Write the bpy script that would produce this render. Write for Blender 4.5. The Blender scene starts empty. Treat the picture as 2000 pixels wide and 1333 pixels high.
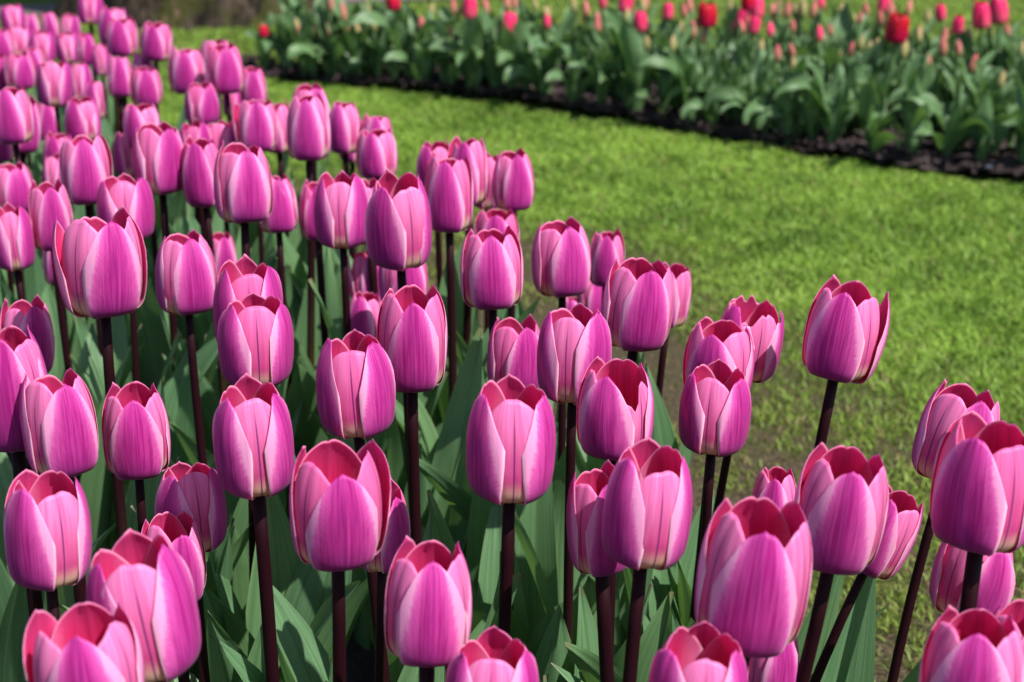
import bpy, math, random
import numpy as np
from mathutils import Vector, Matrix, Quaternion, Euler
R = math.radians
rng = random.Random(11)
nr = np.random.default_rng(7)
scene = bpy.context.scene
col = scene.collection

# ------------------------------------------------------------------ camera, sky, sun, exposure
cam_data = bpy.data.cameras.new("camera")
cam = bpy.data.objects.new("camera", cam_data)
col.objects.link(cam)
cam.location = (0, 0, 0.83)
cam.rotation_euler = (R(90 - 19.94), 0, 0)
cam_data.sensor_fit = 'HORIZONTAL'
cam_data.sensor_width = 36
cam_data.lens = 55.8
cam_data.clip_start = 0.02
cam_data.clip_end = 800
cam_data.dof.use_dof = True
cam_data.dof.focus_distance = 1.0
cam_data.dof.aperture_fstop = 9.8
cam_data.dof.aperture_blades = 7
scene.camera = cam

SUN_EL, SUN_AZ = R(54), R(128)          # azimuth clockwise from +Y: right and behind the camera
world = bpy.data.worlds.new("World")
scene.world = world
world.use_nodes = True
wt = world.node_tree
sky = wt.nodes.new('ShaderNodeTexSky')
sky.sky_type = 'NISHITA'
sky.sun_disc = False
sky.sun_elevation = SUN_EL
sky.sun_rotation = SUN_AZ
wt.links.new(sky.outputs[0], wt.nodes['Background'].inputs[0])
wt.nodes['Background'].inputs[1].default_value = 0.095
sl = bpy.data.lights.new("sun", 'SUN')
sl.energy = 5.0
sl.angle = R(0.53)
sl.color = (1.0, 0.95, 0.88)
sun = bpy.data.objects.new("sun", sl)
col.objects.link(sun)
sdir = Vector((math.sin(SUN_AZ) * math.cos(SUN_EL), math.cos(SUN_AZ) * math.cos(SUN_EL), math.sin(SUN_EL)))
sun.rotation_euler = sdir.to_track_quat('Z', 'Y').to_euler()
sun.location = sdir * 20
scene.view_settings.view_transform = 'Standard'
scene.view_settings.look = 'None'
scene.view_settings.exposure = 0.70
scene.view_settings.gamma = 1
scene.render.engine = 'CYCLES'
cy = scene.cycles
cy.use_denoising = True
cy.max_bounces = 10
cy.diffuse_bounces = 6
cy.transmission_bounces = 8
cy.transparent_max_bounces = 8
cy.sample_clamp_indirect = 6
cy.caustics_reflective = False
cy.caustics_refractive = False

# ------------------------------------------------------------------ node helpers
class NT:
    def __init__(s, name):
        s.m = bpy.data.materials.new(name)
        s.m.use_nodes = True
        s.t = s.m.node_tree
        s.t.nodes.clear()
        s.out = s.n('ShaderNodeOutputMaterial')
    def n(s, typ, **kw):
        nd = s.t.nodes.new(typ)
        for k, v in kw.items():
            setattr(nd, k, v)
        return nd
    def put(s, sock, v):
        if isinstance(v, bpy.types.NodeSocket):
            s.t.links.new(v, sock)
        elif v is not None:
            if sock.type == 'RGBA' and len(v) == 3:
                v = (*v, 1)
            sock.default_value = v
    def math(s, op, a, b=None, c=None, clamp=False):
        nd = s.n('ShaderNodeMath', operation=op, use_clamp=clamp)
        s.put(nd.inputs[0], a); s.put(nd.inputs[1], b); s.put(nd.inputs[2], c)
        return nd.outputs[0]
    def ss(s, x, lo, hi, a=0.0, b=1.0):
        nd = s.n('ShaderNodeMapRange', interpolation_type='SMOOTHSTEP')
        s.put(nd.inputs[0], x); s.put(nd.inputs[1], lo); s.put(nd.inputs[2], hi); s.put(nd.inputs[3], a); s.put(nd.inputs[4], b)
        return nd.outputs[0]
    def mix(s, f, a, b, mode='MIX'):
        nd = s.n('ShaderNodeMix', data_type='RGBA', blend_type=mode)
        s.put(nd.inputs[0], f); s.put(nd.inputs[6], a); s.put(nd.inputs[7], b)
        return nd.outputs[2]
    def xyz(s, x, y, z=0.0):
        nd = s.n('ShaderNodeCombineXYZ')
        s.put(nd.inputs[0], x); s.put(nd.inputs[1], y); s.put(nd.inputs[2], z)
        return nd.outputs[0]
    def noise(s, vec, scale=1.0, detail=2.0, rough=0.5, dist=0.0):
        nd = s.n('ShaderNodeTexNoise')
        s.put(nd.inputs['Vector'], vec)
        nd.inputs['Scale'].default_value = scale
        nd.inputs['Detail'].default_value = detail
        nd.inputs['Roughness'].default_value = rough
        nd.inputs['Distortion'].default_value = dist
        return nd.outputs[0]
    def uv(s):
        sp = s.n('ShaderNodeSeparateXYZ')
        s.t.links.new(s.n('ShaderNodeUVMap').outputs[0], sp.inputs[0])
        return sp.outputs[0], sp.outputs[1]
    def tone(s):
        sp = s.n('ShaderNodeSeparateColor')
        s.t.links.new(s.n('ShaderNodeObjectInfo').outputs['Color'], sp.inputs[0])
        return sp.outputs[0]
    def rand(s):
        return s.n('ShaderNodeObjectInfo').outputs['Random']
    def pos(s):
        return s.n('ShaderNodeNewGeometry').outputs['Position']
    def objco(s):
        return s.n('ShaderNodeTexCoord').outputs['Object']
    def finish(s, colr, rough=0.5, spec=0.3, trans=0.0, tcol=None, bump=None, bstr=0.2, bdist=0.001, sheen=0.0):
        p = s.n('ShaderNodeBsdfPrincipled')
        s.put(p.inputs['Base Color'], colr)
        s.put(p.inputs['Roughness'], rough)
        s.put(p.inputs['Specular IOR Level'], spec)
        if sheen:
            p.inputs['Sheen Weight'].default_value = sheen
        nrm = None
        if bump is not None:
            b = s.n('ShaderNodeBump')
            b.inputs['Strength'].default_value = bstr
            b.inputs['Distance'].default_value = bdist
            s.put(b.inputs['Height'], bump)
            nrm = b.outputs[0]
            s.put(p.inputs['Normal'], nrm)
        sh = p.outputs[0]
        if trans:
            tr = s.n('ShaderNodeBsdfTranslucent')
            s.put(tr.inputs[0], tcol if tcol is not None else colr)
            mx = s.n('ShaderNodeMixShader')
            mx.inputs[0].default_value = trans
            s.t.links.new(sh, mx.inputs[1]); s.t.links.new(tr.outputs[0], mx.inputs[2])
            sh = mx.outputs[0]
        s.t.links.new(sh, s.out.inputs[0])
        return s.m

# ------------------------------------------------------------------ materials
def petal_base(t):
    U, V = t.uv()
    e = t.math('ABSOLUTE', t.math('MULTIPLY_ADD', U, 2.0, -1.0))
    rd = t.math('MULTIPLY', t.rand(), 37.0)
    fr = t.noise(t.xyz(t.math('MULTIPLY', e, 4.0), t.math('MULTIPLY_ADD', e, -34.0, t.math('MULTIPLY', V, 52.0)), rd), 1.0, 2.0, 0.6)
    lg = t.noise(t.xyz(t.math('MULTIPLY', U, 26.0), t.math('MULTIPLY', V, 1.6), rd), 1.0, 3.0, 0.6)
    fine = t.noise(t.xyz(t.math('MULTIPLY', U, 130.0), t.math('MULTIPLY', V, 3.5), rd), 1.0, 2.0, 0.6)
    return U, V, e, rd, fr, lg, fine

def vein_bump(t, lg, fine):
    return t.math('ADD', t.math('MULTIPLY', lg, 0.6), t.math('MULTIPLY', fine, 0.4))

def mat_outer_petal():
    t = NT("outer_petal_purple")
    U, V, e, rd, fr, lg, fine = petal_base(t)
    ed = t.math('MULTIPLY_ADD', t.math('MULTIPLY', e, t.math('MAXIMUM', t.math('ADD', V, -0.50), 0.0)), 1.7, e)
    d = t.math('MULTIPLY_ADD', fr, 0.34, ed)
    d = t.math('MULTIPLY_ADD', lg, 0.30, d)
    d = t.math('ADD', d, -0.32)
    d = t.math('ADD', d, t.math('MULTIPLY_ADD', t.rand(), 0.12, -0.06))
    d = t.math('ADD', d, t.math('MULTIPLY_ADD', t.tone(), 0.24, -0.12))
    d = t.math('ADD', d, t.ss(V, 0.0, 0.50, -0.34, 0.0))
    purple = t.mix(t.ss(lg, 0.36, 0.66), (0.38, 0.012, 0.205), (0.58, 0.050, 0.340))
    purple = t.mix(t.math('MULTIPLY', t.ss(fine, 0.46, 0.70), 0.42), purple, (0.19, 0.012, 0.165))
    c = t.mix(t.ss(d, 0.28, 0.96), purple, (0.75, 0.115, 0.47))
    c = t.mix(t.ss(d, 0.78, 1.12), c, (0.90, 0.38, 0.67))
    mid = t.math('ABSOLUTE', t.math('ADD', U, -0.5))
    c = t.mix(t.math('MULTIPLY', t.ss(mid, 0.0, 0.02, 1.0, 0.0), 0.35), c, (0.20, 0.03, 0.22))
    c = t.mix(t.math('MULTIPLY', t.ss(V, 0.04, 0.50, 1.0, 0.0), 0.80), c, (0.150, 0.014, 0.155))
    c = t.mix(t.ss(e, 0.93, 0.985), c, (0.95, 0.62, 0.80))
    c = t.mix(t.ss(V, 0.0, 0.05, 0.7, 0.0), c, (0.45, 0.36, 0.20))
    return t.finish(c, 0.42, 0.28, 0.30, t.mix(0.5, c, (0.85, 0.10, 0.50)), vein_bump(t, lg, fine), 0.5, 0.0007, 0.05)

def mat_inner_petal():
    t = NT("inner_petal_pink")
    U, V, e, rd, fr, lg, fine = petal_base(t)
    c = t.mix(t.ss(V, 0.30, 0.85), (0.58, 0.045, 0.22), (0.84, 0.230, 0.53))
    c = t.mix(t.math('MULTIPLY', t.ss(lg, 0.40, 0.68), 0.60), c, (0.70, 0.085, 0.34))
    c = t.mix(t.math('MULTIPLY', t.ss(fine, 0.45, 0.75), 0.25), c, (0.93, 0.45, 0.62))
    mid = t.math('ABSOLUTE', t.math('ADD', U, -0.5))
    c = t.mix(t.math('MULTIPLY', t.ss(mid, 0.02, 0.12, 1.0, 0.0), 0.30), c, (0.60, 0.08, 0.30))
    c = t.mix(t.math('MULTIPLY', t.ss(t.tone(), 0.0, 0.45, 1.0, 0.0), 0.45), c, (0.66, 0.06, 0.28))
    base = t.ss(t.math('MULTIPLY_ADD', fine, 0.10, V), 0.25, 0.45, 1.0, 0.0)
    c = t.mix(base, c, (0.80, 0.60, 0.42))
    c = t.mix(t.ss(V, 0.08, 0.24, 0.9, 0.0), c, (0.52, 0.36, 0.08))
    c = t.mix(t.math('MULTIPLY', t.ss(mid, 0.004, 0.014, 1.0, 0.0), t.ss(V, 0.70, 0.95, 0.90, 0.25)), c, (0.11, 0.012, 0.13))
    c = t.mix(t.ss(e, 0.93, 0.99), c, (0.95, 0.56, 0.76))
    return t.finish(c, 0.42, 0.28, 0.33, t.mix(0.5, c, (0.92, 0.12, 0.38)), vein_bump(t, lg, fine), 0.5, 0.0007, 0.05)

def mat_inside():
    t = NT("petal_inside_red")
    U, V, e, rd, fr, lg, fine = petal_base(t)
    c = t.mix(t.ss(lg, 0.35, 0.68), (0.66, 0.012, 0.115), (0.79, 0.042, 0.215))
    c = t.mix(t.ss(V, 0.50, 1.0, 0.0, 0.60), c, (0.75, 0.105, 0.36))
    c = t.mix(t.ss(t.math('MULTIPLY_ADD', fr, 0.2, e), 0.55, 1.00, 0.0, 0.90), c, (0.83, 0.25, 0.53))
    c = t.mix(t.ss(e, 0.93, 0.99), c, (0.92, 0.48, 0.68))
    c = t.mix(t.ss(V, 0.965, 0.995, 0.0, 0.85), c, (0.90, 0.42, 0.64))
    mid = t.math('ABSOLUTE', t.math('ADD', U, -0.5))
    c = t.mix(t.math('MULTIPLY', t.ss(mid, 0.005, 0.03, 1.0, 0.0), 0.3), c, (0.45, 0.02, 0.10))
    c = t.mix(t.ss(V, 0.08, 0.20, 1.0, 0.0), c, (0.75, 0.60, 0.25))
    return t.finish(c, 0.42, 0.25, 0.45, t.mix(0.5, c, (0.98, 0.05, 0.26)), vein_bump(t, lg, fine), 0.3, 0.0006)

def mat_far(name, top, low, base):
    t = NT(name)
    U, V, e, rd, fr, lg, fine = petal_base(t)
    c = t.mix(t.ss(V, 0.30, 0.85), low, top)
    c = t.mix(t.math('MULTIPLY', t.ss(lg, 0.4, 0.7), 0.35), c, tuple(x * 0.7 for x in top))
    c = t.mix(t.ss(V, 0.05, 0.35, 1.0, 0.0), c, base)
    return t.finish(c, 0.42, 0.3, 0.2)

def mat_leaf(name, a, b, trc):
    t = NT(name)
    U, V = t.uv()
    rd = t.math('MULTIPLY', t.rand(), 53.0)
    lg = t.noise(t.xyz(t.math('MULTIPLY', U, 18.0), t.math('MULTIPLY', V, 1.5), rd), 1.0, 3.0, 0.6)
    vein = t.noise(t.xyz(t.math('MULTIPLY', U, 60.0), t.math('MULTIPLY', V, 0.8), rd), 1.0, 1.0)
    blot = t.noise(t.xyz(t.math('MULTIPLY', U, 3.0), t.math('MULTIPLY', V, 7.0), rd), 1.0, 4.0, 0.65)
    c = t.mix(t.ss(lg, 0.32, 0.70), a, b)
    c = t.mix(t.math('MULTIPLY', t.ss(vein, 0.5, 0.75), 0.25), c, tuple(x * 1.45 for x in b))
    c = t.mix(t.math('MULTIPLY', t.ss(blot, 0.52, 0.75), 0.35), c, tuple(x * 0.62 for x in a))
    c = t.mix(t.math('MULTIPLY', t.rand(), 0.30), c, (a[0] * 1.5, a[1] * 1.15, a[2] * 0.55))
    mid = t.math('ABSOLUTE', t.math('ADD', U, -0.5))
    c = t.mix(t.math('MULTIPLY', t.ss(mid, 0.0, 0.03, 1.0, 0.0), 0.35), c, tuple(x * 0.6 for x in a))
    c = t.mix(t.math('MULTIPLY', t.ss(mid, 0.482, 0.498), 0.6), c, (0.20, 0.26, 0.12))
    c = t.mix(t.ss(V, 0.965, 1.0, 0.0, 0.40), c, (0.22, 0.08, 0.06))
    h = t.math('ADD', t.math('MULTIPLY', vein, 0.7), t.math('MULTIPLY', blot, 0.6))
    return t.finish(c, 0.43, 0.38, 0.24, trc, h, 0.35, 0.0012)

def mat_stem(name, top, low, h0, h1):
    t = NT(name)
    U, V = t.uv()
    rd = t.math('MULTIPLY', t.rand(), 31.0)
    n = t.noise(t.xyz(t.math('MULTIPLY', U, 6.0), t.math('MULTIPLY', V, 9.0), rd), 1.0, 3.0)
    v2 = t.math('ADD', V, t.math('MULTIPLY_ADD', n, 0.3, -0.15))
    c = t.mix(t.ss(t.math('ADD', v2, t.math('MULTIPLY_ADD', t.rand(), 0.3, -0.15)), h0, h1), low, top)
    return t.finish(c, 0.55, 0.14, 0.0, None, n, 0.1, 0.001)

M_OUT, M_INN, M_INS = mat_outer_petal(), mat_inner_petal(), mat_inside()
M_FAR = {
    'R': mat_far("far_petal_red", (0.50, 0.002, 0.018), (0.48, 0.004, 0.06), (0.35, 0.02, 0.06)),
    'P': mat_far("far_petal_rose", (0.78, 0.02, 0.13), (0.74, 0.09, 0.17), (0.50, 0.17, 0.10)),
    'K': mat_far("far_bud_pinkish", (0.62, 0.15, 0.16), (0.50, 0.24, 0.15), (0.30, 0.26, 0.10)),
    'G': mat_far("far_bud_greenish", (0.42, 0.32, 0.15), (0.36, 0.36, 0.14), (0.17, 0.25, 0.07))}
M_LEAF = mat_leaf("leaf_blue_green", (0.072, 0.160, 0.074), (0.130, 0.250, 0.125), (0.18, 0.36, 0.07))
M_FLEAF = mat_leaf("leaf_grey_green", (0.042, 0.098, 0.036), (0.175, 0.300, 0.140), (0.14, 0.28, 0.05))
M_STEM = mat_stem("stem_dark_maroon", (0.0135, 0.0014, 0.0040), (0.036, 0.034, 0.010), 0.10, 0.60)
M_FSTEM = mat_stem("stem_green", (0.08, 0.15, 0.05), (0.06, 0.13, 0.04), 0.2, 0.8)

# ------------------------------------------------------------------ object helpers
def mesh_obj(name, verts, faces, mats, uvs=None, parent=None, smooth=True, fmat=None, link=True):
    me = bpy.data.meshes.new(name)
    me.from_pydata([tuple(v) for v in verts], [], faces)
    for m in (mats if isinstance(mats, (list, tuple)) else [mats]):
        me.materials.append(m)
    if fmat is not None:
        me.polygons.foreach_set('material_index', fmat)
    if uvs is not None:
        ul = me.uv_layers.new(name="UVMap")
        idx = np.empty(len(me.loops), dtype=np.int32)
        me.loops.foreach_get('vertex_index', idx)
        ul.data.foreach_set('uv', np.asarray(uvs, dtype=np.float32)[idx].ravel())
    if smooth:
        me.polygons.foreach_set('use_smooth', np.ones(len(me.polygons), dtype=bool))
    me.update()
    o = bpy.data.objects.new(name, me)
    if link:
        col.objects.link(o)
    if parent:
        o.parent = parent
    return o

def tag(o, label=None, cat=None, group=None, kind=None):
    if label: o['label'] = label
    if cat: o['category'] = cat
    if group: o['group'] = group
    if kind: o['kind'] = kind
    return o

def empty(name, loc, rz=0.0):
    o = bpy.data.objects.new(name, None)
    o.empty_display_size = 0.02
    o.location = loc
    o.rotation_euler = (0, 0, rz)
    col.objects.link(o)
    return o

def part_copy(src, parent, mat):
    o = src.copy()
    col.objects.link(o)
    o.parent = parent
    o.matrix_parent_inverse = Matrix.Identity(4)
    o.rotation_mode = 'QUATERNION'
    o.location, o.rotation_quaternion, o.scale = mat.decompose()
    return o

def grid_faces(nu, nt, off=0, flip=False):
    f = []
    for j in range(nt - 1):
        for i in range(nu - 1):
            a = off + j * nu + i
            q = (a, a + 1, a + nu + 1, a + nu)
            f.append(q[::-1] if flip else q)
    return f

# ------------------------------------------------------------------ petals
PV = [0, .05, .12, .22, .35, .50, .65, .80, .90, 1.0]
PR = [.05, .178, .275, .335, .360, .363, .350, .312, .270, .212]
PZ = [0, .003, .026, .095, .24, .425, .612, .79, .90, 1.0]
AV = [0, .06, .15, .30, .45, .60, .75, .90, 1.0]
AO = [.08, .150, .225, .290, .314, .312, .284, .232, .16]
AI = [.10, .19, .28, .35, .38, .38, .355, .30, .23]
def spl(x, xs, ys):
    """smooth interpolation (Catmull-Rom tangents)"""
    xs = np.array(xs); ys = np.array(ys)
    m = np.gradient(ys, xs)
    k = np.clip(np.searchsorted(xs, x, side='right') - 1, 0, len(xs) - 2)
    h = xs[k + 1] - xs[k]
    s = (x - xs[k]) / h
    return ((2*s**3 - 3*s**2 + 1) * ys[k] + (s**3 - 2*s**2 + s) * h * m[k] + (-2*s**3 + 3*s**2) * ys[k + 1] + (s**3 - s**2) * h * m[k + 1])

def petal_mesh(outer, op, seed, mats, name="petal", nu=19, nt=26, ragged=0.0, drop=0.0):
    g = np.random.default_rng(seed)
    ph = g.uniform(0, 6.28, 6)
    u = np.linspace(-1, 1, nu)[None, :].repeat(nt, 0)
    t = np.linspace(0, 1, nt)[:, None].repeat(nu, 1)
    asy = g.normal(0, 0.05)
    au = np.abs(u)
    if outer:
        pk = g.uniform(.03, .09)
        vend = 1.0 - pk * au**1.15 - (.43 - pk) * au**2.75 + .014 * np.exp(-(u / .07)**2)
    else:
        vend = g.uniform(.96, .995) - .03 * au - .33 * au**2.6 - g.uniform(.0, .03) * np.exp(-(u / .12)**2)
    vend = vend + asy * u * au + .009 * np.sin(5 * u + ph[0]) + .003 * np.sin(15 * u + ph[1])
    vend -= ragged * (.10 * np.maximum(0, np.sin(5 * u + ph[2])) + .05 * np.maximum(0, np.sin(13 * u + ph[3])))
    vend = vend * (1 + g.normal(0, .018)) - drop
    v = np.clip(t * vend, 0, 1.04)
    vc = np.clip(v, 0, 1)
    r = spl(vc, PV, PR) + op * vc**2.0 + g.normal(0, .016 if outer else .006) * vc**2
    z = spl(vc, PV, PZ) + (v - vc)
    a = spl(vc, AV, AO if outer else AI) * g.uniform(.95, 1.05)
    s = u * a
    if outer:
        rho = np.maximum(r * g.uniform(.98, 1.07), .17)
        r = r + .008 * np.exp(-(u / .14)**2) * t
    else:
        r = r * (.92 + .062 * np.clip(vc * 2.5, 0, 1)) * (1 - .055 * au**2)
        rho = np.maximum(r * 1.02, .15)
        r = r - .016 * np.exp(-(u / .075)**2) * (.25 + .75 * t)
    wob = 1.0 if outer else .45
    r = r + wob * .009 * np.sin(2.6 * u + ph[2] + 3 * t) * t + wob * .012 * np.sin(6.5 * u + ph[3] + 2 * t) * np.clip(t - .55, 0, 1)
    r = r + g.uniform(-.03, .012) * au**3 * np.clip(t - .35, 0, 1) * 1.3
    th = s / rho + g.normal(0, .03) * t
    X = r - rho + rho * np.cos(th); Y = rho * np.sin(th); Z = z - .02 * au**2 * (1 - t)
    P = np.stack([X, Y, Z], -1)
    du = np.gradient(P, axis=1); dt = np.gradient(P, axis=0)
    n = np.cross(du, dt); n /= np.maximum(np.linalg.norm(n, axis=-1, keepdims=True), 1e-9)
    thk = (.003 + .009 * (1 - au**4) * (1 - t**8))[..., None]
    Q = P - n * thk
    N = nu * nt
    verts = np.concatenate([P.reshape(-1, 3), Q.reshape(-1, 3)])
    f = grid_faces(nu, nt) + grid_faces(nu, nt, N, True)
    fm = [0] * (len(f) // 2) + [1] * (len(f) // 2)
    ring = [i for i in range(nu)] + [j * nu + nu - 1 for j in range(1, nt)] + [(nt - 1) * nu + i for i in range(nu - 2, -1, -1)] + [j * nu for j in range(nt - 2, 0, -1)]
    for k in range(len(ring)):
        a_, b_ = ring[k], ring[(k + 1) % len(ring)]
        f.append((b_, a_, a_ + N, b_ + N)); fm.append(0)
    uv = np.stack([u * .5 + .5, t], -1).reshape(-1, 2)
    return mesh_obj(name, verts, f, mats, np.concatenate([uv, uv]), fmat=fm, link=False)

def petal_set(op, seed, mo, mi, ins, **kw):
    ps = []
    for k in range(3):
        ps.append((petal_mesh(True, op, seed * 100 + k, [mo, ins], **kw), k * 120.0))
    for k in range(3):
        ps.append((petal_mesh(False, op * .85, seed * 100 + 10 + k, [mi, ins], **kw), 60.0 + k * 120))
    return ps
OPS = [-.045, -.02, .002, .022, .042, .066]
HEADS = {(i, k): petal_set(op, 10 * i + k + 1, M_OUT, M_INN, M_INS) for i, op in enumerate(OPS) for k in range(3)}
RAGGED = petal_set(.06, 99, M_OUT, M_INN, M_INS, ragged=1.0)
TORN = [(petal_mesh(False, .03, 9901, [M_INN, M_INS], ragged=1.8, drop=.08), 0)]

def frame_from(axis):
    return Vector((0, 0, 1)).rotation_difference(axis).to_matrix().to_4x4()

def tube(pts, rad, nseg=10):
    pts = [Vector(p) for p in pts]
    verts, uvs, faces = [], [], []
    n = len(pts)
    for i, p in enumerate(pts):
        d = (pts[min(i + 1, n - 1)] - pts[max(i - 1, 0)]).normalized()
        q = Vector((0, 0, 1)).rotation_difference(d)
        for k in range(nseg):
            a = 2 * math.pi * k / nseg
            verts.append(p + q @ Vector((math.cos(a) * rad[i], math.sin(a) * rad[i], 0)))
            uvs.append((k / nseg, i / (n - 1)))
    for i in range(n - 1):
        for k in range(nseg):
            k2 = (k + 1) % nseg
            faces.append((i * nseg + k, i * nseg + k2, (i + 1) * nseg + k2, (i + 1) * nseg + k))
    c = len(verts); verts.append(pts[-1]); uvs.append((.5, 1))
    for k in range(nseg):
        faces.append(((n - 1) * nseg + k, (n - 1) * nseg + (k + 1) % nseg, c))
    return verts, faces, uvs

def stem_pts(b, h, axis, bow):
    """cubic from ground point b to head base h, arriving along axis"""
    b, h = Vector(b), Vector(h)
    L = (h - b).length
    c1 = b + Vector((bow[0], bow[1], 1)).normalized() * L * .35
    c2 = h - axis * L * .35
    out = []
    for k in range(11):
        s = k / 10
        out.append(b * (1 - s)**3 + c1 * 3 * s * (1 - s)**2 + c2 * 3 * s * s * (1 - s) + h * s**3)
    return out

# ------------------------------------------------------------------ leaves
def leaf_mesh(seed, mat, L=.30, W=.047, bend=.6, lean=.12, twist=.5, fold=.5, wav=.06, nu=11, nt=30, blunt=False, fall=0.0):
    g = np.random.default_rng(seed)
    ph = g.uniform(0, 6.28, 5)
    t = np.linspace(0, 1, nt)
    if blunt:
        w = spl(t, [0, .1, .28, .48, .66, .82, .93, 1], [.38, .55, .88, 1.0, .96, .74, .42, .03]) * W / 2
    else:
        w = spl(t, [0, .1, .3, .45, .65, .82, .93, 1], [.45, .58, .92, 1.0, .84, .50, .20, .004]) * W / 2
    ang = lean + bend * t**1.8 + fall * np.clip(t - .35, 0, 1)**1.2 + .05 * np.sin(5 * t + ph[0])
    ds = L / (nt - 1)
    x = np.concatenate([[0], np.cumsum(np.sin(ang[:-1]) * ds)]) + .006
    z = np.concatenate([[0], np.cumsum(np.cos(ang[:-1]) * ds)])
    yb = .02 * np.sin(2.2 * t + ph[1]) * t * L * 3
    tw = twist * t**1.5 * (1 if g.random() < .5 else -1)
    u = np.linspace(-1, 1, nu)
    verts, uvs = [], []
    for j in range(nt):
        tx = np.array([math.sin(ang[j]), 0, math.cos(ang[j])])
        nx = np.array([math.cos(ang[j]), 0, -math.sin(ang[j])])   # outward (away from stem)
        sy = np.array([0, 1., 0])
        c, s_ = math.cos(tw[j]), math.sin(tw[j])
        side = sy * c + nx * s_
        nrm = nx * c - sy * s_
        f = fold * (1 - .55 * t[j])
        for i in range(nu):
            a = u[i] * f * 1.25
            rr = 1.0 / max(f * 1.25, 1e-3)
            off = side * (math.sin(a) * rr * w[j]) - nrm * ((1 - math.cos(a)) * rr * w[j])
            off = off + nrm * (wav * W * math.sin(9 * t[j] + ph[2] + (1.6 if u[i] > 0 else 0)) * abs(u[i])**2 * min(1, t[j] * 3))
            off = off - nrm * (.035 * W * math.exp(-(u[i] / .18)**2)) * -1
            verts.append(np.array([x[j], yb[j], z[j]]) + off)
            uvs.append((u[i] * .5 + .5, t[j]))
    return mesh_obj("leaf", verts, grid_faces(nu, nt), mat, uvs, link=False)

LEAVES = []
for k in range(14):
    LEAVES.append(leaf_mesh(500 + k, M_LEAF, L=rng.uniform(.27, .345), W=rng.uniform(.054, .084), bend=rng.choice([.1, .2, .3, .45, .65, .9]),
                            lean=rng.uniform(.04, .2), twist=rng.uniform(.1, 1.1), fold=rng.uniform(.3, .75), wav=rng.uniform(.02, .06)))
FLEAVES = []
for k in range(16):
    fl = k >= 10
    FLEAVES.append(leaf_mesh(700 + k, M_FLEAF, L=rng.uniform(.12, .215), W=rng.uniform(.026, .050) + (.004 if fl else 0), bend=rng.uniform(.05, 1.0) + (.6 if fl else 0),
                             lean=rng.uniform(.08, .4) + (.25 if fl else 0), twist=rng.uniform(.2, 1.9), fold=rng.uniform(.25, .9), wav=rng.uniform(.10, .24),
                             blunt=True, fall=(rng.uniform(1.0, 2.2) if fl else 0), nu=9, nt=22))

# ------------------------------------------------------------------ ground sheets
def inside_poly(x, y, poly):
    c = np.zeros(x.shape, bool)
    n = len(poly)
    for i in range(n):
        x1, y1 = poly[i]; x2, y2 = poly[(i + 1) % n]
        k = ((y1 > y) != (y2 > y)) & (x < (x2 - x1) * (y - y1) / (y2 - y1 + 1e-12) + x1)
        c ^= k
    return c
BED_PINK = [(-2.2, -.3), (.62, -.3), (.56, .45), (.46, .85), (.36, 1.1), (.17, 1.5), (-.10, 1.95), (-.40, 2.55), (-.52, 3.0), (-.60, 3.38), (-2.2, 3.5)]
FRONT = [(-.80, 4.47), (-.69, 4.41), (-.33, 4.26), (0, 4.06), (.31, 3.81), (.59, 3.565), (.84, 3.355), (1.09, 3.215), (1.5, 3.0), (2.1, 2.78)]
BACK = [(2.1, 3.9), (1.6, 4.08), (1.2, 4.24), (.9, 4.38), (.6, 4.5), (.3, 4.6), (0, 4.68), (-.3, 4.72), (-.55, 4.66), (-.80, 4.52)]
BED_RED = FRONT + BACK
def smooth2(x, y, s, seed):
    g = np.random.default_rng(seed)
    out = np.zeros_like(x)
    for k in range(7):
        a = g.uniform(0, 6.28); f = s * g.uniform(.5, 1.8); p = g.uniform(0, 6.28)
        out += np.sin((x * math.cos(a) + y * math.sin(a)) * f + p)
    return out / 7 * 1.9

def mat_lawn():
    t = NT("lawn_ground")
    p = t.pos()
    a = t.noise(p, 5.0, 4.0, .6); b = t.noise(p, 46.0, 5.0, .7); c2 = t.noise(p, 190.0, 3.0, .6)
    sp = t.n('ShaderNodeSeparateXYZ'); t.put(sp.inputs[0], p)
    dist = t.math('MULTIPLY_ADD', sp.outputs[0], .910, t.math('MULTIPLY_ADD', t.math('MAXIMUM', t.math('ADD', sp.outputs[1], -2.8), 0.0), .8, t.math('MULTIPLY_ADD', sp.outputs[1], .415, -.771)))   # metres from the tulips' edge
    c = t.mix(t.ss(b, .38, .64), (0.035, 0.055, 0.010), (0.095, 0.140, 0.020))
    brown = t.mix(t.ss(c2, .35, .7), (0.026, 0.020, 0.012), (0.120, 0.092, 0.055))
    bare = t.math('MULTIPLY', t.ss(t.math('ADD', t.math('MULTIPLY', a, .5), t.math('MULTIPLY', b, .5)), .36, .50), t.ss(dist, .30, 1.0, 1.0, .15))
    c = t.mix(bare, c, brown)
    return t.finish(c, .9, .1, 0, None, t.math('ADD', b, t.math('MULTIPLY', c2, .5)), .8, .012)

def mat_soil():
    t = NT("dark_soil")
    p = t.pos()
    a = t.noise(p, 14.0, 5.0, .65); b = t.noise(p, 120.0, 4.0, .7)
    c = t.mix(t.ss(a, .35, .7), (0.020, 0.014, 0.015), (0.072, 0.054, 0.057))
    c = t.mix(t.math('MULTIPLY', t.ss(b, .5, .72), .6), c, (0.12, 0.075, 0.062))
    return t.finish(c, .92, .15, 0, None, t.math('ADD', a, t.math('MULTIPLY', b, .6)), .9, .012)
M_SOIL = mat_soil()

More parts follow.
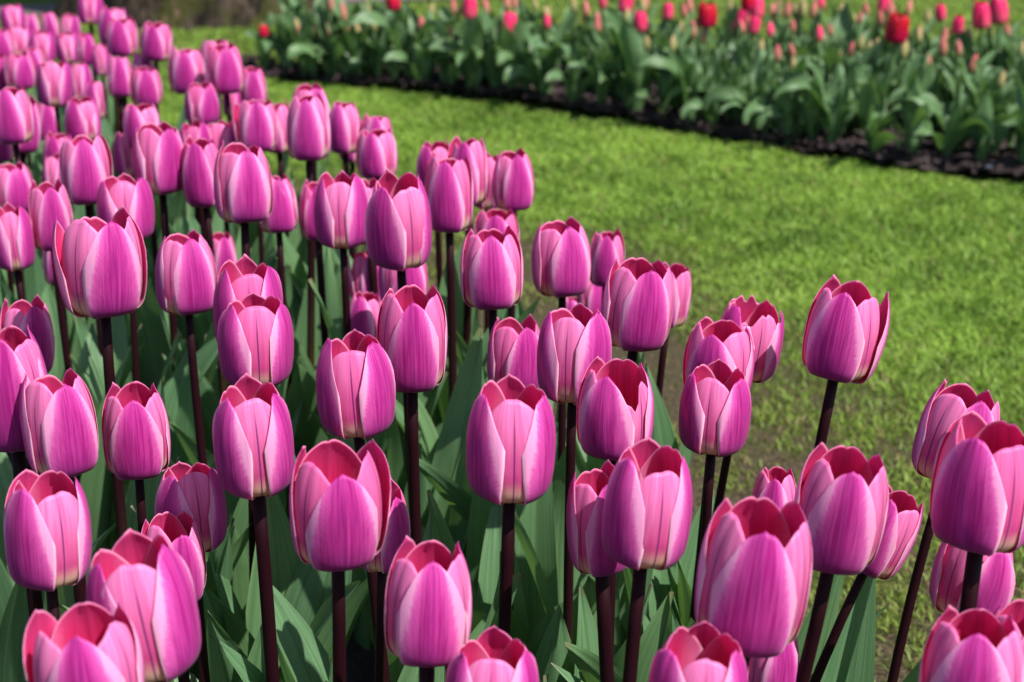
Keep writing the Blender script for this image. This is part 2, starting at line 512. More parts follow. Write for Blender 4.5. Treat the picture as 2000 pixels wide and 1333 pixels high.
def sheet(name, x0, x1, y0, y1, st, poly, base, amp, mat, edge=.06):
    xs = np.arange(x0, x1 + st, st); ys = np.arange(y0, y1 + st, st)
    X, Y = np.meshgrid(xs, ys)
    ins = inside_poly(X, Y, poly) if poly else np.ones(X.shape, bool)
    Z = base + amp * (.5 + .5 * smooth2(X, Y, 16, 3)) + amp * .7 * smooth2(X, Y, 55, 4) * .5 + nr.normal(0, amp * .12, X.shape)
    nx = len(xs)
    idx = -np.ones(X.size, int); keep = ins.ravel()
    use = np.zeros(X.size, bool); faces = []
    for j in range(len(ys) - 1):
        for i in range(nx - 1):
            a = j * nx + i
            q = (a, a + 1, a + nx + 1, a + nx)
            if keep[a] and keep[a + 1] and keep[a + nx + 1] and keep[a + nx]:
                faces.append(q); use[list(q)] = True
    idx[use] = np.arange(use.sum())
    V = np.stack([X.ravel(), Y.ravel(), Z.ravel()], -1)[use]
    faces = [tuple(int(idx[k]) for k in q) for q in faces]
    return mesh_obj(name, V, faces, mat)

# lawn: one big sheet to the horizon
gv = [(-300, -300, 0), (300, -300, 0), (300, 300, 0), (-300, 300, 0)]
tag(mesh_obj("lawn", gv, [(0, 1, 2, 3)], mat_lawn(), smooth=False), kind='structure')
tag(sheet("bed_soil", -2.2, .64, -.3, 3.5, .025, BED_PINK, .008, .022, M_SOIL), kind='structure')
tag(sheet("border_soil", -.82, 2.1, 2.74, 5.04, .025, BED_RED, .008, .024, M_SOIL), kind='structure')

def mat_path():
    t = NT("grey_path")
    p = t.pos()
    b = t.noise(p, 90.0, 4.0, .7)
    c = t.mix(b, (0.07, 0.052, 0.052), (0.17, 0.135, 0.138))
    return t.finish(c, .85, .2, 0, None, b, .5, .004)
pd = Vector((1.11, .32, 0)).normalized(); pn = Vector((-pd.y, pd.x, 0))
p0 = Vector((-1.68, 5.62, .006))
pv, pf = [], []
for k in range(61):
    q = p0 + pd * (-14 + k * .5)
    pv += [q + pn * (.012 * math.sin(k * 1.7)), q + pn * (.27 + .012 * math.sin(k * 2.3))]
for k in range(60):
    pf.append((2 * k, 2 * k + 2, 2 * k + 3, 2 * k + 1))
tag(mesh_obj("path", pv, pf, mat_path(), smooth=False), kind='structure')

# ------------------------------------------------------------------ grass (uncountable)
def grass():
    def sample(n, y0, y1, spread, xoff):
        y = nr.uniform(y0, y1, n); x = nr.uniform(-1, 1, n) * (spread * y + .15) + xoff
        return x, y
    xs, ys = [], []
    for n, y0, y1, sp, xo in ((430000, 1.25, 4.5, .42, .05), (130000, 4.0, 7.4, .62, .0)):
        x, y = sample(n, y0, y1, sp, xo)
        xs.append(x); ys.append(y)
    x = np.concatenate(xs); y = np.concatenate(ys)
    k = ~inside_poly(x, y, BED_PINK) & ~inside_poly(x + .015 * np.sin(31 * x + 9 * y), y + .02 * np.sin(40 * x) + .008, BED_RED)
    dd = (x - p0.x) * pn.x + (y - p0.y) * pn.y
    k &= ~((dd > -.01) & (dd < .28))
    k &= ((x + 1.13)**2 + (y - 5.80)**2) > .46**2
    x, y = x[k], y[k]
    # thin, patchy turf near the tulips, thicker further out
    patch = smooth2(x, y, 9, 21) * .6 + smooth2(x, y, 27, 22) * .55 + smooth2(x, y, 70, 23) * .35
    dens = np.clip(((x - .46) * .910 + (y - .85) * .415 + np.maximum(y - 2.8, 0) * .8 - .27) / .60, 0, 1)
    k = nr.uniform(0, 1, x.shape) < np.clip(.06 + .94 * dens + patch * (.60 - .25 * dens), .025, 1)
    x, y, patch, dens = x[k], y[k], patch[k], dens[k]
    n = len(x)
    h = nr.uniform(.006, .016, n) * (.70 + .35 * dens) * (1 + .22 * smooth2(x, y, 30, 31))
    w = nr.uniform(.0008, .0016, n) * (1 + .22 * np.maximum(y - 1.5, 0))
    a = nr.uniform(0, 6.283, n); la = nr.uniform(0, 6.283, n); lean = nr.uniform(.2, 1.8, n) * h
    dx, dy = np.cos(a) * w, np.sin(a) * w
    lx, ly = np.cos(la) * lean, np.sin(la) * lean
    V = np.empty((n, 5, 3), np.float32)
    V[:, 0] = np.stack([x - dx, y - dy, np.zeros(n)], -1)
    V[:, 1] = np.stack([x + dx, y + dy, np.zeros(n)], -1)
    V[:, 2] = np.stack([x + dx * .8 + lx * .35, y + dy * .8 + ly * .35, h * .6], -1)
    V[:, 3] = np.stack([x - dx * .8 + lx * .35, y - dy * .8 + ly * .35, h * .6], -1)
    V[:, 4] = np.stack([x + lx, y + ly, h], -1)
    me = bpy.data.meshes.new("grass")
    me.vertices.add(n * 5); me.vertices.foreach_set('co', V.ravel())
    base = (np.arange(n) * 5)[:, None]
    loops = (base + np.array([0, 1, 2, 3, 3, 2, 4])[None]).astype(np.int32).ravel()
    me.loops.add(n * 7); me.loops.foreach_set('vertex_index', loops)
    me.polygons.add(n * 2)
    st = (np.arange(n) * 7)[:, None] + np.array([0, 4])[None]
    me.polygons.foreach_set('loop_start', st.astype(np.int32).ravel())
    me.polygons.foreach_set('loop_total', np.tile([4, 3], n).astype(np.int32))
    me.update(calc_edges=True)
    tone = np.clip(.5 + .5 * patch + nr.normal(0, .22, n), 0, 1)
    dry = nr.uniform(0, 1, n) < .05
    A = np.array([.110, .215, .026]); B = np.array([.290, .450, .068])
    c = A + (B - A) * tone[:, None]
    ol = np.clip(1 - dens * 1.25, 0, 1)[:, None]
    c = c * (1 - .55 * ol) + np.array([.120, .130, .030]) * .55 * ol
    dry = nr.uniform(0, 1, n) < .04 + .10 * ol[:, 0]
    c[dry] = [.26, .21, .085]
    c4 = np.concatenate([c, np.ones((n, 1))], 1).astype(np.float32).repeat(5, 0)
    at = me.attributes.new("blade_tint", 'FLOAT_COLOR', 'POINT')
    at.data.foreach_set('color', c4.ravel())
    t = NT("grass_blade")
    an = t.n('ShaderNodeAttribute'); an.attribute_name = "blade_tint"
    me.materials.append(t.finish(an.outputs[0], .5, .25, .35))
    o = bpy.data.objects.new("grass", me)
    col.objects.link(o)
    tag(o, "bright green mown grass with thin mossy patches near the tulips", "grass", kind='stuff')
grass()

# crumbs of soil and bark chips on the two beds
def crumbs():
    verts, faces = [], []
    for k in range(2600):
        if k < 2000:
            i = rng.randrange(len(FRONT) - 1); s = rng.random()
            x = FRONT[i][0] * (1 - s) + FRONT[i + 1][0] * s; y = FRONT[i][1] * (1 - s) + FRONT[i + 1][1] * s + rng.uniform(.015, .22)
        else:
            i = rng.randrange(3, 9); s = rng.random()
            x = BED_PINK[i][0] * (1 - s) + BED_PINK[i + 1][0] * s - rng.uniform(0.0, .2); y = BED_PINK[i][1] * (1 - s) + BED_PINK[i + 1][1] * s
        r = rng.uniform(.003, .011)
        b = len(verts)
        q = Euler((rng.uniform(0, 3), rng.uniform(0, 3), rng.uniform(0, 6))).to_quaternion()
        for p in ((1, 0, 0), (-1, 0, 0), (0, .8, 0), (0, -.8, 0), (0, 0, .6), (0, 0, -.6)):
            v = q @ (Vector(p) * r * rng.uniform(.7, 1.3)); verts.append((x + v.x, y + v.y, .027 + v.z))
        for f in ((0, 2, 4), (2, 1, 4), (1, 3, 4), (3, 0, 4), (2, 0, 5), (1, 2, 5), (3, 1, 5), (0, 3, 5)):
            faces.append(tuple(b + i for i in f))
    tag(mesh_obj("soil_crumbs", verts, faces, M_SOIL, smooth=False), "loose dark soil crumbs and bark bits along the bed edges", "soil crumbs", kind='stuff')
crumbs()

def mat_plain(name, c, rough=.6):
    t = NT(name)
    n = t.noise(t.objco(), 160.0, 3.0)
    return t.finish(t.mix(n, tuple(x * .8 for x in c), c), rough, .3)
M_CHIP = mat_plain("pale_stone", (.62, .58, .58))
for (x, y, r, lab) in ((.615, 3.64, .006, "small pale stone chip on the dark soil edge, middle right"),
                       (1.01, 3.285, .008, "small white stone chip on the soil edge near the right border"),):
    vs, fs = [], []
    nseg, nring = 9, 6
    for j in range(nring + 1):
        for i in range(nseg):
            th = math.pi * j / nring; a = 2 * math.pi * i / nseg
            k = r * (1 + .25 * math.sin(3 * a + 2 * th + x * 9))
            vs.append((k * math.sin(th) * math.cos(a), k * .8 * math.sin(th) * math.sin(a), k * .6 * math.cos(th)))
    for j in range(nring):
        for i in range(nseg):
            fs.append((j * nseg + i, j * nseg + (i + 1) % nseg, (j + 1) * nseg + (i + 1) % nseg, (j + 1) * nseg + i))
    o = mesh_obj("stone_chip", vs, fs, M_CHIP)
    o.location = (x, y, .030)
    tag(o, lab, "stone")

# ------------------------------------------------------------------ the tree behind the lawn
def tree():
    root = empty("tree", (-1.13, 5.80, 0))
    tag(root, "broad rough barked tree trunk standing at the edge of the lawn", "tree")
    nseg, hs = 72, [-.05, 0, .03, .07, .12, .18, .26, .36, .5, .7, .95, 1.3, 1.7, 2.2, 2.8, 3.4]
    vs, uvs, fs = [], [], []
    g = np.random.default_rng(8)
    roots = [(a + g.normal(0, .15), g.uniform(.6, 1.25)) for a in np.linspace(0, 6.28, 8)[:-1]]
    for h in hs:
        for i in range(nseg):
            a = 2 * math.pi * i / nseg
            fl = .42 * (1 - .035 * h) + .03 * math.exp(-h / .25)
            for ra, k in roots:
                d = (a - ra + math.pi) % (2 * math.pi) - math.pi
                fl += .075 * k * math.exp(-(d / .30)**2) * math.exp(-max(h, 0) / .16)
            fl += .012 * math.sin(9 * a + 3 * h) + .009 * math.sin(23 * a - 5 * h) + g.normal(0, .004)
            vs.append((fl * math.cos(a), fl * math.sin(a), h)); uvs.append((i / nseg, h))
    for j in range(len(hs) - 1):
        for i in range(nseg):
            fs.append((j * nseg + i, j * nseg + (i + 1) % nseg, (j + 1) * nseg + (i + 1) % nseg, (j + 1) * nseg + i))
    t = NT("rough_bark")
    p = t.objco()
    sp = t.n('ShaderNodeSeparateXYZ'); t.put(sp.inputs[0], p)
    st = t.xyz(sp.outputs[0], sp.outputs[1], t.math('MULTIPLY', sp.outputs[2], .28))
    ridge = t.noise(st, 26.0, 5.0, .65); blot = t.noise(p, 7.0, 4.0, .6); fine = t.noise(p, 60.0, 3.0)
    c = t.mix(t.ss(ridge, .36, .66), (0.011, 0.009, 0.007), (0.080, 0.060, 0.045))
    c = t.mix(t.math('MULTIPLY', t.ss(blot, .50, .62), .75), c, (0.048, 0.052, 0.014))
    pale = t.noise(t.xyz(sp.outputs[0], sp.outputs[1], t.math('MULTIPLY_ADD', sp.outputs[2], .6, 3.0)), 9.0, 2.0)
    c = t.mix(t.ss(pale, .62, .70, 0.0, .8), c, (0.27, 0.15, 0.12))
    bark = t.finish(c, .9, .1, 0, None, t.math('ADD', ridge, t.math('MULTIPLY', fine, .3)), 1.0, .03)
    mesh_obj("trunk", vs, fs, bark, uvs, root)
    limbs = []
    for k in range(7):
        a = k * 2.4 + .3; e = .5 + .12 * (k % 3)
        d = Vector((math.cos(a) * math.sin(e), math.sin(a) * math.sin(e), math.cos(e)))
        L = 2.6 + .4 * (k % 2)
        b = Vector((0, 0, 3.1 + .05 * k))
        pts = [b + d * L * s + Vector((.1 * math.sin(5 * s + k), .1 * math.cos(4 * s + k), .25 * s * s)) for s in np.linspace(0, 1, 8)]
        v, f, uv = tube(pts, [.15 * (1 - s) + .02 for s in np.linspace(0, 1, 8)], 9)
        mesh_obj("limb", v, f, bark, uv, root)
        limbs += pts[3:]
    # crown: leaf sized faces in clumps round the limbs
    cv, cf = [], []
    for p in limbs:
        for c_ in range(3):
            q0 = p + Vector((g.normal(0, .5), g.normal(0, .5), g.normal(.15, .35)))
            for m in range(40):
                q = q0 + Vector((g.normal(0, .22), g.normal(0, .22), g.normal(0, .16)))
                ax = Vector((g.normal(), g.normal(), g.normal())).normalized(); bx = ax.orthogonal().normalized()
                s = g.uniform(.04, .08); b = len(cv)
                cv += [q - ax * s, q + bx * s * .5, q + ax * s, q - bx * s * .5]
                cf.append((b, b + 1, b + 2, b + 3))
    t = NT("tree_leaf")
    c = t.mix(t.noise(t.objco(), 3.0, 3.0), (0.05, 0.09, 0.015), (0.10, 0.16, 0.03))
    mesh_obj("crown", cv, cf, t.finish(c, .5, .3, .3), None, root, smooth=False)
tree()

# ------------------------------------------------------------------ pink tulips of the near bed
# head base x, y, z | head height, width | azimuth of a front outer petal | axis | openness | foot x, y | label
PINK = [
    (-0.9178, 2.9475, 0.3659, 0.0520, 0.0437, -4.5, -0.051, 0.003, 0.050, -0.9121, 2.9425, "soft pink tulip alone against the dark path at the far left corner"),
    (-0.9062, 3.1393, 0.3232, 0.0520, 0.0342, -74.8, -0.040, -0.017, 0.000, -0.9059, 3.1753, "small far tulip before the dark path, left one of a touching pair"),
    (-0.8753, 3.1624, 0.3170, 0.0520, 0.0385, -43.6, 0.098, -0.018, 0.080, -0.8978, 3.1548, "right one of a touching pair of small far tulips before the dark path"),
    (-0.7350, 2.7953, 0.4071, 0.0530, 0.0445, -16.8, 0.045, -0.017, 0.000, -0.7373, 2.7968, "tall far tulip cut off by the top edge, standing before the tree trunk"),
    (-0.6296, 2.5181, 0.4152, 0.0592, 0.0453, -100.9, 0.031, 0.006, 0.080, -0.6407, 2.5149, "pale far tulip before the tree trunk, half hidden behind a purple one"),
    (-0.5994, 2.4487, 0.4109, 0.0570, 0.0473, -86.1, 0.039, -0.018, 0.030, -0.6101, 2.4625, "purple flamed far tulip before the left part of the tree trunk"),
    (-0.5390, 2.4053, 0.4105, 0.0553, 0.0464, -90.9, 0.064, 0.016, 0.100, -0.5488, 2.4028, "wide open far tulip just below the foot of the tree trunk"),
    (-0.8664, 2.8038, 0.3477, 0.0520, 0.0437, -10.1, -0.057, 0.021, 0.060, -0.8632, 2.7835, "pale far tulip directly below the one against the dark path, red inside showing"),
    (-0.8851, 2.7621, 0.3506, 0.0520, 0.0437, -71.1, 0.014, -0.023, 0.030, -0.8964, 2.7664, "pale far tulip cut by the left edge, just below the dark path"),
    (-0.7827, 2.6501, 0.3643, 0.0520, 0.0437, -13.8, 0.028, 0.012, 0.040, -0.7868, 2.6590, "rosy far tulip, leftmost of the row of three below the pair before the dark path"),
    (-0.7666, 2.7527, 0.3458, 0.0520, 0.0408, -15.3, -0.019, 0.008, 0.030, -0.7585, 2.7493, "far tulip with two purple outer petals round a pale middle one"),
    (-0.7148, 2.6725, 0.3573, 0.0520, 0.0328, -53.2, 0.005, -0.085, 0.000, -0.7102, 2.6926, "narrow far tulip on the right shoulder of a row of three pale ones"),
    (-0.6827, 2.6387, 0.3448, 0.0520, 0.0322, -22.0, 0.001, -0.039, -0.020, -0.6769, 2.6250, "smallest salmon pink tulip, slim, under the purple flamed one by the trunk"),
    (-0.5512, 2.2203, 0.3919, 0.0568, 0.0361, -71.7, 0.014, 0.025, 0.000, -0.5715, 2.2105, "slender purple far tulip touching a wide pale one, lawn on its left"),
    (-0.5655, 2.4292, 0.3658, 0.0520, 0.0347, -55.6, -0.012, 0.038, 0.020, -0.5726, 2.4258, "pale far tulip top peeping out above a broad purple flamed one"),
    (-0.5041, 2.1726, 0.3896, 0.0520, 0.0437, -71.1, 0.028, -0.011, 0.040, -0.5131, 2.1575, "broad far tulip with a purple oval flame framed by pale margins"),
    (-0.7164, 2.3051, 0.3867, 0.0520, 0.0434, -54.0, 0.015, 0.013, 0.040, -0.7105, 2.3062, "far tulip with purple front petal and red inside near the left edge"),
    (-0.7581, 2.3367, 0.3791, 0.0520, 0.0409, -54.6, -0.016, -0.034, 0.020, -0.7438, 2.3285, "far tulip cut by the left edge above a wide red mouthed one"),
    (-0.5989, 2.0668, 0.4104, 0.0592, 0.0417, -16.2, -0.006, -0.003, 0.050, -0.5928, 2.0550, "far tulip with pale front petal between two purple ones, directly above an open rosy one"),
    (-0.6218, 2.2763, 0.3753, 0.0535, 0.0341, -21.6, -0.000, 0.026, 0.030, -0.6158, 2.2735, "salmon far tulip close behind the right side of one with pale front petal"),
    (-0.5901, 2.2260, 0.3597, 0.0525, 0.0325, -106.4, 0.076, -0.017, 0.040, -0.5986, 2.2212, "small far tulip with a red tip, over the right shoulder of another"),
    (-0.4316, 2.1031, 0.4202, 0.0594, 0.0478, -85.9, -0.002, 0.006, 0.060, -0.4292, 2.1273, "far tulip with red tipped mouth, left of the pair against the lawn"),
    (-0.4324, 2.3201, 0.4007, 0.0556, 0.0435, -43.4, 0.030, -0.071, 0.060, -0.4418, 2.3283, "far tulip top with red rim rising behind the right lawn side pair"),
    (-0.3734, 2.0648, 0.4272, 0.0615, 0.0483, -71.6, -0.046, 0.025, 0.050, -0.3542, 2.0464, "far tulip with a purple oval front petal, right of the pair against the lawn"),
    (-0.3586, 2.1895, 0.3842, 0.0541, 0.0371, -74.6, -0.016, -0.009, 0.030, -0.3501, 2.2116, "far tulip nearest the corner of the red tulip bed"),
    (-0.3983, 2.0176, 0.3973, 0.0520, 0.0437, -41.6, 0.015, -0.005, 0.030, -0.3876, 2.0261, "pale lilac tulip below the two tulips that stand against the lawn"),
    (-0.5128, 2.6752, 0.2942, 0.0520, 0.0322, -73.7, -0.022, -0.016, 0.000, -0.5158, 2.6925, "sliver of a pink tulip squeezed between two larger far ones"),
    (-0.4626, 2.6003, 0.2842, 0.0520, 0.0322, -17.3, -0.006, -0.024, 0.000, -0.4577, 2.5966, "low crimson tulip mostly hidden behind bigger far blooms, yellow base"),
    (-0.2918, 1.7892, 0.4143, 0.0583, 0.0459, -78.5, 0.010, 0.064, 0.060, -0.2960, 1.7705, "purple flamed tulip left of the tallest dark stem, red inside its top"),
    (-0.2819, 1.8877, 0.3902, 0.0609, 0.0378, -106.2, -0.027, 0.006, 0.020, -0.2693, 1.8867, "rosy tulip wedged between two purple flamed ones"),
    (-0.2132, 1.6345, 0.4419, 0.0673, 0.0463, -87.2, 0.002, -0.006, -0.020, -0.2260, 1.6313, "tall closed purple tulip on a long bare dark stem before the lawn"),
    (-0.2448, 1.9172, 0.4085, 0.0564, 0.0465, -52.3, -0.016, -0.024, 0.030, -0.2479, 1.9188, "pale lilac tulip top showing above the tall closed purple one"),
    (-0.1948, 1.8165, 0.4062, 0.0592, 0.0394, -110.5, -0.008, -0.015, 0.000, -0.1864, 1.8259, "smooth two toned tulip right of the tall closed purple one"),
    (-0.5623, 1.7663, 0.4290, 0.0639, 0.0441, -80.6, -0.042, 0.016, 0.070, -0.5563, 1.7643, "wide red mouthed tulip on the left edge behind a lilac one"),
    (-0.5954, 1.8067, 0.3981, 0.0579, 0.0369, -68.4, 0.022, 0.021, -0.020, -0.5989, 1.8186, "lilac purple tulip cut by the left edge below a wide red mouthed one"),
    (-0.5767, 1.8362, 0.4024, 0.0626, 0.0388, -43.7, 0.138, 0.014, 0.020, -0.6116, 1.8550, "purple tulip low behind the wide red mouthed one at the left edge"),
    (-0.6384, 2.1505, 0.3454, 0.0520, 0.0322, -69.4, 0.044, -0.011, -0.040, -0.6497, 2.1540, "narrow purple tulip low behind a slim stem, under the pale fronted far one"),
    (-0.5298, 1.9344, 0.3938, 0.0520, 0.0437, -109.7, -0.012, 0.001, 0.070, -0.5274, 1.9502, "open topped rosy tulip, directly below a far one with pale front petal"),
    (-0.5548, 1.9042, 0.3570, 0.0520, 0.0377, -96.4, 0.021, -0.029, 0.070, -0.5666, 1.9023, "tulip with red top behind a broad striped purple one on the left"),
    (-0.4087, 1.4842, 0.4344, 0.0644, 0.0464, -73.4, 0.003, 0.021, 0.090, -0.4081, 1.4859, "broad striped purple tulip with flaring side petals, left part of the bed"),
    (-0.5386, 1.8264, 0.3482, 0.0520, 0.0322, -37.0, 0.005, -0.004, 0.000, -0.5419, 1.8110, "slim pale petalled tulip pressed against the left side of a broad striped one"),
    (-0.4360, 1.8457, 0.4053, 0.0520, 0.0437, -103.7, -0.035, 0.010, 0.060, -0.4283, 1.8550, "pale double topped tulip above a red mouthed one, left of centre"),
    (-0.4654, 1.8827, 0.3627, 0.0520, 0.0324, -16.4, -0.016, 0.001, 0.020, -0.4666, 1.8807, "slim tulip mostly hidden left of the large one with petals parted over red"),
    (-0.3403, 1.5020, 0.4406, 0.0674, 0.0498, -42.1, -0.003, -0.016, 0.060, -0.3463, 1.5035, "large tulip with two purple outer petals parted over a red throat"),
    (-0.3637, 1.7913, 0.3925, 0.0548, 0.0367, -27.1, -0.003, -0.046, 0.060, -0.3540, 1.8131, "tulip with dark red rim tucked behind the large parted one"),
    (-0.3393, 1.8231, 0.3865, 0.0540, 0.0433, -27.3, 0.003, -0.014, 0.080, -0.3483, 1.8310, "pale tulip with a red mouth over two big blooms at middle left"),
    (-0.2973, 1.4940, 0.4293, 0.0658, 0.0408, -92.6, -0.035, -0.018, 0.030, -0.2901, 1.4989, "tulip with one scarlet inner petal framed by a smooth purple front petal"),
    (-0.2384, 1.3679, 0.4495, 0.0677, 0.0511, -57.0, 0.012, 0.012, 0.020, -0.2506, 1.3586, "tall striped tulip before a plain closed purple one, left of the tallest stem"),
    (-0.2314, 1.5195, 0.3955, 0.0556, 0.0397, -73.7, -0.011, 0.042, -0.060, -0.2273, 1.5010, "plain closed purple tulip close beside the tallest bare stem"),
    (-0.3502, 1.3926, 0.4240, 0.0584, 0.0490, -19.0, -0.001, 0.059, 0.050, -0.3514, 1.3814, "big pale tulip with a wide pink red crown behind the widest open one"),
    (-0.5440, 1.6808, 0.3721, 0.0520, 0.0437, -50.0, -0.001, 0.058, 0.040, -0.5481, 1.6774, "pale pink tulip on the left edge over one with yellow base"),
    (-0.4229, 1.4066, 0.4118, 0.0621, 0.0387, -64.6, 0.012, -0.045, 0.050, -0.4116, 1.4147, "tall lilac tulip with red throat left of the widest open one"),
    (-0.4511, 1.3824, 0.4003, 0.0583, 0.0362, -11.8, -0.019, -0.032, 0.040, -0.4425, 1.3987, "tulip with yellow base near the left edge showing a salmon middle petal"),
    (-0.2908, 1.0732, 0.4637, 0.0711, 0.0556, -57.8, 0.024, 0.011, 0.130, -0.2967, 1.0789, "widest open tulip in the left half, scarlet inside over a rounded purple petal"),
    (-0.2548, 1.1834, 0.4270, 0.0609, 0.0484, -49.5, -0.002, 0.012, 0.020, -0.2441, 1.1832, "tulip with yellow base standing alone on two close dark stems"),
    (-0.4430, 1.4866, 0.3515, 0.0536, 0.0332, -74.8, 0.014, 0.047, 0.000, -0.4475, 1.4775, "narrow purple tulip hidden behind the left flank of the widest open one"),
    (-0.3088, 1.6163, 0.3129, 0.0520, 0.0322, -59.7, 0.024, -0.065, 0.020, -0.3101, 1.6384, "tulip peeping from behind the right side of a yellow based one"),
    (-0.1579, 1.8067, 0.3950, 0.0568, 0.0369, -88.3, 0.030, 0.006, 0.050, -0.1687, 1.8075, "crimson topped tulip rising behind a broad purple one at the lawn edge"),
    (-0.1480, 1.7012, 0.4048, 0.0531, 0.0446, -101.2, -0.011, 0.045, 0.050, -0.1526, 1.7106, "broad purple tulip before the lawn with a paler gap on its right"),
    (-0.1986, 1.9317, 0.3678, 0.0560, 0.0347, -114.5, 0.020, -0.009, -0.020, -0.2206, 1.9276, "narrow purple tulip slice between two blooms at the lawn edge"),
    (-0.0817, 1.6631, 0.3976, 0.0562, 0.0397, -116.4, -0.023, -0.050, 0.030, -0.0737, 1.6666, "hindmost tulip of the cluster of four before the lawn, left side purple"),
    (-0.0570, 1.3957, 0.4321, 0.0692, 0.0429, -92.4, -0.014, 0.016, 0.060, -0.0575, 1.4016, "front tulip of the cluster of four before the lawn, frilled red crown"),
    (-0.0436, 1.5593, 0.4148, 0.0653, 0.0405, -107.3, 0.001, -0.044, 0.030, -0.0541, 1.5682, "tall lilac tulip with a dark rim behind the frilled front one of a cluster"),
    (-0.0265, 1.6610, 0.3813, 0.0589, 0.0365, -25.6, 0.005, 0.006, 0.020, -0.0312, 1.6628, "salmon tulip squeezed into a gap beside the rightmost lawn edge bloom"),
    (0.0016, 1.5537, 0.4100, 0.0584, 0.0424, -67.9, -0.007, -0.049, 0.000, -0.0096, 1.5588, "rightmost tulip of the back rows, two toned, alone against bright lawn"),
    (-0.1487, 1.3421, 0.4336, 0.0634, 0.0478, -28.1, -0.019, 0.010, 0.060, -0.1450, 1.3691, "tulip with pale midribbed centre petal and yellow base, crimson crown, centre left"),
    (-0.1946, 1.5355, 0.3835, 0.0572, 0.0355, -79.1, -0.013, 0.013, -0.020, -0.1890, 1.5261, "plain purple tulip half behind the one with pale midribbed centre"),
    (-0.0885, 1.2097, 0.4575, 0.0710, 0.0506, -123.4, -0.016, -0.102, 0.070, -0.0782, 1.2268, "large tulip in the picture centre top with a curved blue midrib line"),
    (-0.1373, 1.4877, 0.3936, 0.0615, 0.0381, -48.8, -0.013, -0.045, 0.020, -0.1221, 1.4859, "pink tulip slice behind the left edge of a large curved midrib one"),
    (-0.0163, 1.5123, 0.3660, 0.0520, 0.0437, -88.6, 0.029, -0.007, 0.050, -0.0228, 1.5146, "pale tulip top peering over a smooth rounded one before the lawn"),
    (-0.0154, 1.1876, 0.4299, 0.0617, 0.0485, -85.9, -0.016, 0.008, 0.040, -0.0069, 1.2092, "smooth rounded tulip with ragged right rim above a broad green leaf"),
    (0.0412, 1.2388, 0.4234, 0.0596, 0.0488, -65.3, -0.018, 0.012, 0.020, 0.0423, 1.2392, "two toned tulip before the lawn with crimson tips and a short visible stem"),
    (0.0893, 1.4400, 0.3655, 0.0528, 0.0328, -93.0, 0.023, -0.030, 0.040, 0.0838, 1.4199, "pale tulip tucked behind the two toned one before the lawn"),
    (0.0883, 1.0804, 0.4359, 0.0629, 0.0505, -76.2, 0.083, -0.030, 0.060, 0.0628, 1.0749, "large pink tulip with many folded petals leaning over the lawn"),
    (0.1356, 1.3096, 0.3713, 0.0547, 0.0339, -113.6, 0.091, -0.046, 0.050, 0.1224, 1.3207, "red rimmed tulip behind the right side of a large folded one"),
    (0.0861, 1.5786, 0.2778, 0.0520, 0.0322, -60.1, -0.065, 0.042, 0.030, 0.0994, 1.5715, "narrow crimson tulip on the left flank of a large folded one"),
    (0.0668, 1.6700, 0.2259, 0.0520, 0.0322, -94.4, -0.005, 0.016, 0.000, 0.0653, 1.6790, "pale sliver of tulip under the two toned bloom before the lawn"),
    (0.0019, 1.1023, 0.3926, 0.0535, 0.0421, -63.8, 0.027, 0.014, 0.070, -0.0044, 1.0804, "pink tulip with open red mouth immediately left of a taller midribbed one"),
    (0.0405, 0.9886, 0.4324, 0.0627, 0.0481, -44.2, 0.016, -0.005, 0.050, 0.0412, 0.9850, "tulip with dark midrib stripe, yellow base and two red back petals, right of centre"),
    (-0.0943, 1.3215, 0.3864, 0.0520, 0.0437, -67.4, -0.019, 0.031, 0.000, -0.0891, 1.3106, "tulip seen on both sides of another bloom's dark stem near the centre"),
    (-0.1453, 1.5054, 0.3269, 0.0520, 0.0322, -49.8, -0.003, 0.033, 0.020, -0.1411, 1.4927, "pale tulip slice left of a dark stem, over a low purple bloom"),
    (-0.1366, 1.3836, 0.3229, 0.0520, 0.0361, -108.6, 0.029, 0.019, 0.000, -0.1354, 1.3920, "low purple tulip just left of the scarlet tongued one"),
    (-0.0666, 0.9853, 0.4415, 0.0674, 0.0451, -82.0, 0.016, -0.033, 0.110, -0.0584, 0.9949, "tulip with one upright scarlet tongue petal and a split right side"),
    (-0.0977, 0.9298, 0.4328, 0.0624, 0.0488, -27.9, -0.041, 0.011, 0.030, -0.0801, 0.9239, "tulip with off centre midribbed petal, just in front and left of the scarlet tongued one"),
    (-0.1887, 1.0700, 0.4363, 0.0644, 0.0485, -18.2, 0.015, 0.007, 0.060, -0.1966, 1.0670, "pale centred tulip directly above and behind the purple pair of petals"),
    (-0.1760, 1.0205, 0.4311, 0.0595, 0.0500, -16.1, 0.026, -0.007, 0.080, -0.1814, 1.0240, "tulip with red slot mouth, pale midrib between two deep purple petals"),
    (-0.1491, 0.8449, 0.4327, 0.0639, 0.0456, -15.8, -0.021, -0.050, 0.030, -0.1430, 0.8446, "large symmetrical tulip with yellow base on the thick stem left of centre"),
    (-0.3676, 1.1259, 0.3971, 0.0558, 0.0397, -54.3, 0.072, 0.004, 0.050, -0.3919, 1.1330, "pale open tulip behind the biggest purple one on the left edge"),
    (-0.3020, 0.8890, 0.4420, 0.0740, 0.0459, -88.3, 0.011, -0.057, 0.060, -0.3148, 0.9081, "biggest purple tulip cut by the left edge at mid height"),
    (-0.2673, 0.8670, 0.4339, 0.0616, 0.0423, -52.5, -0.016, -0.023, 0.060, -0.2597, 0.8715, "tulip with dark red mouth leaning on the left edge giant, striped left side"),
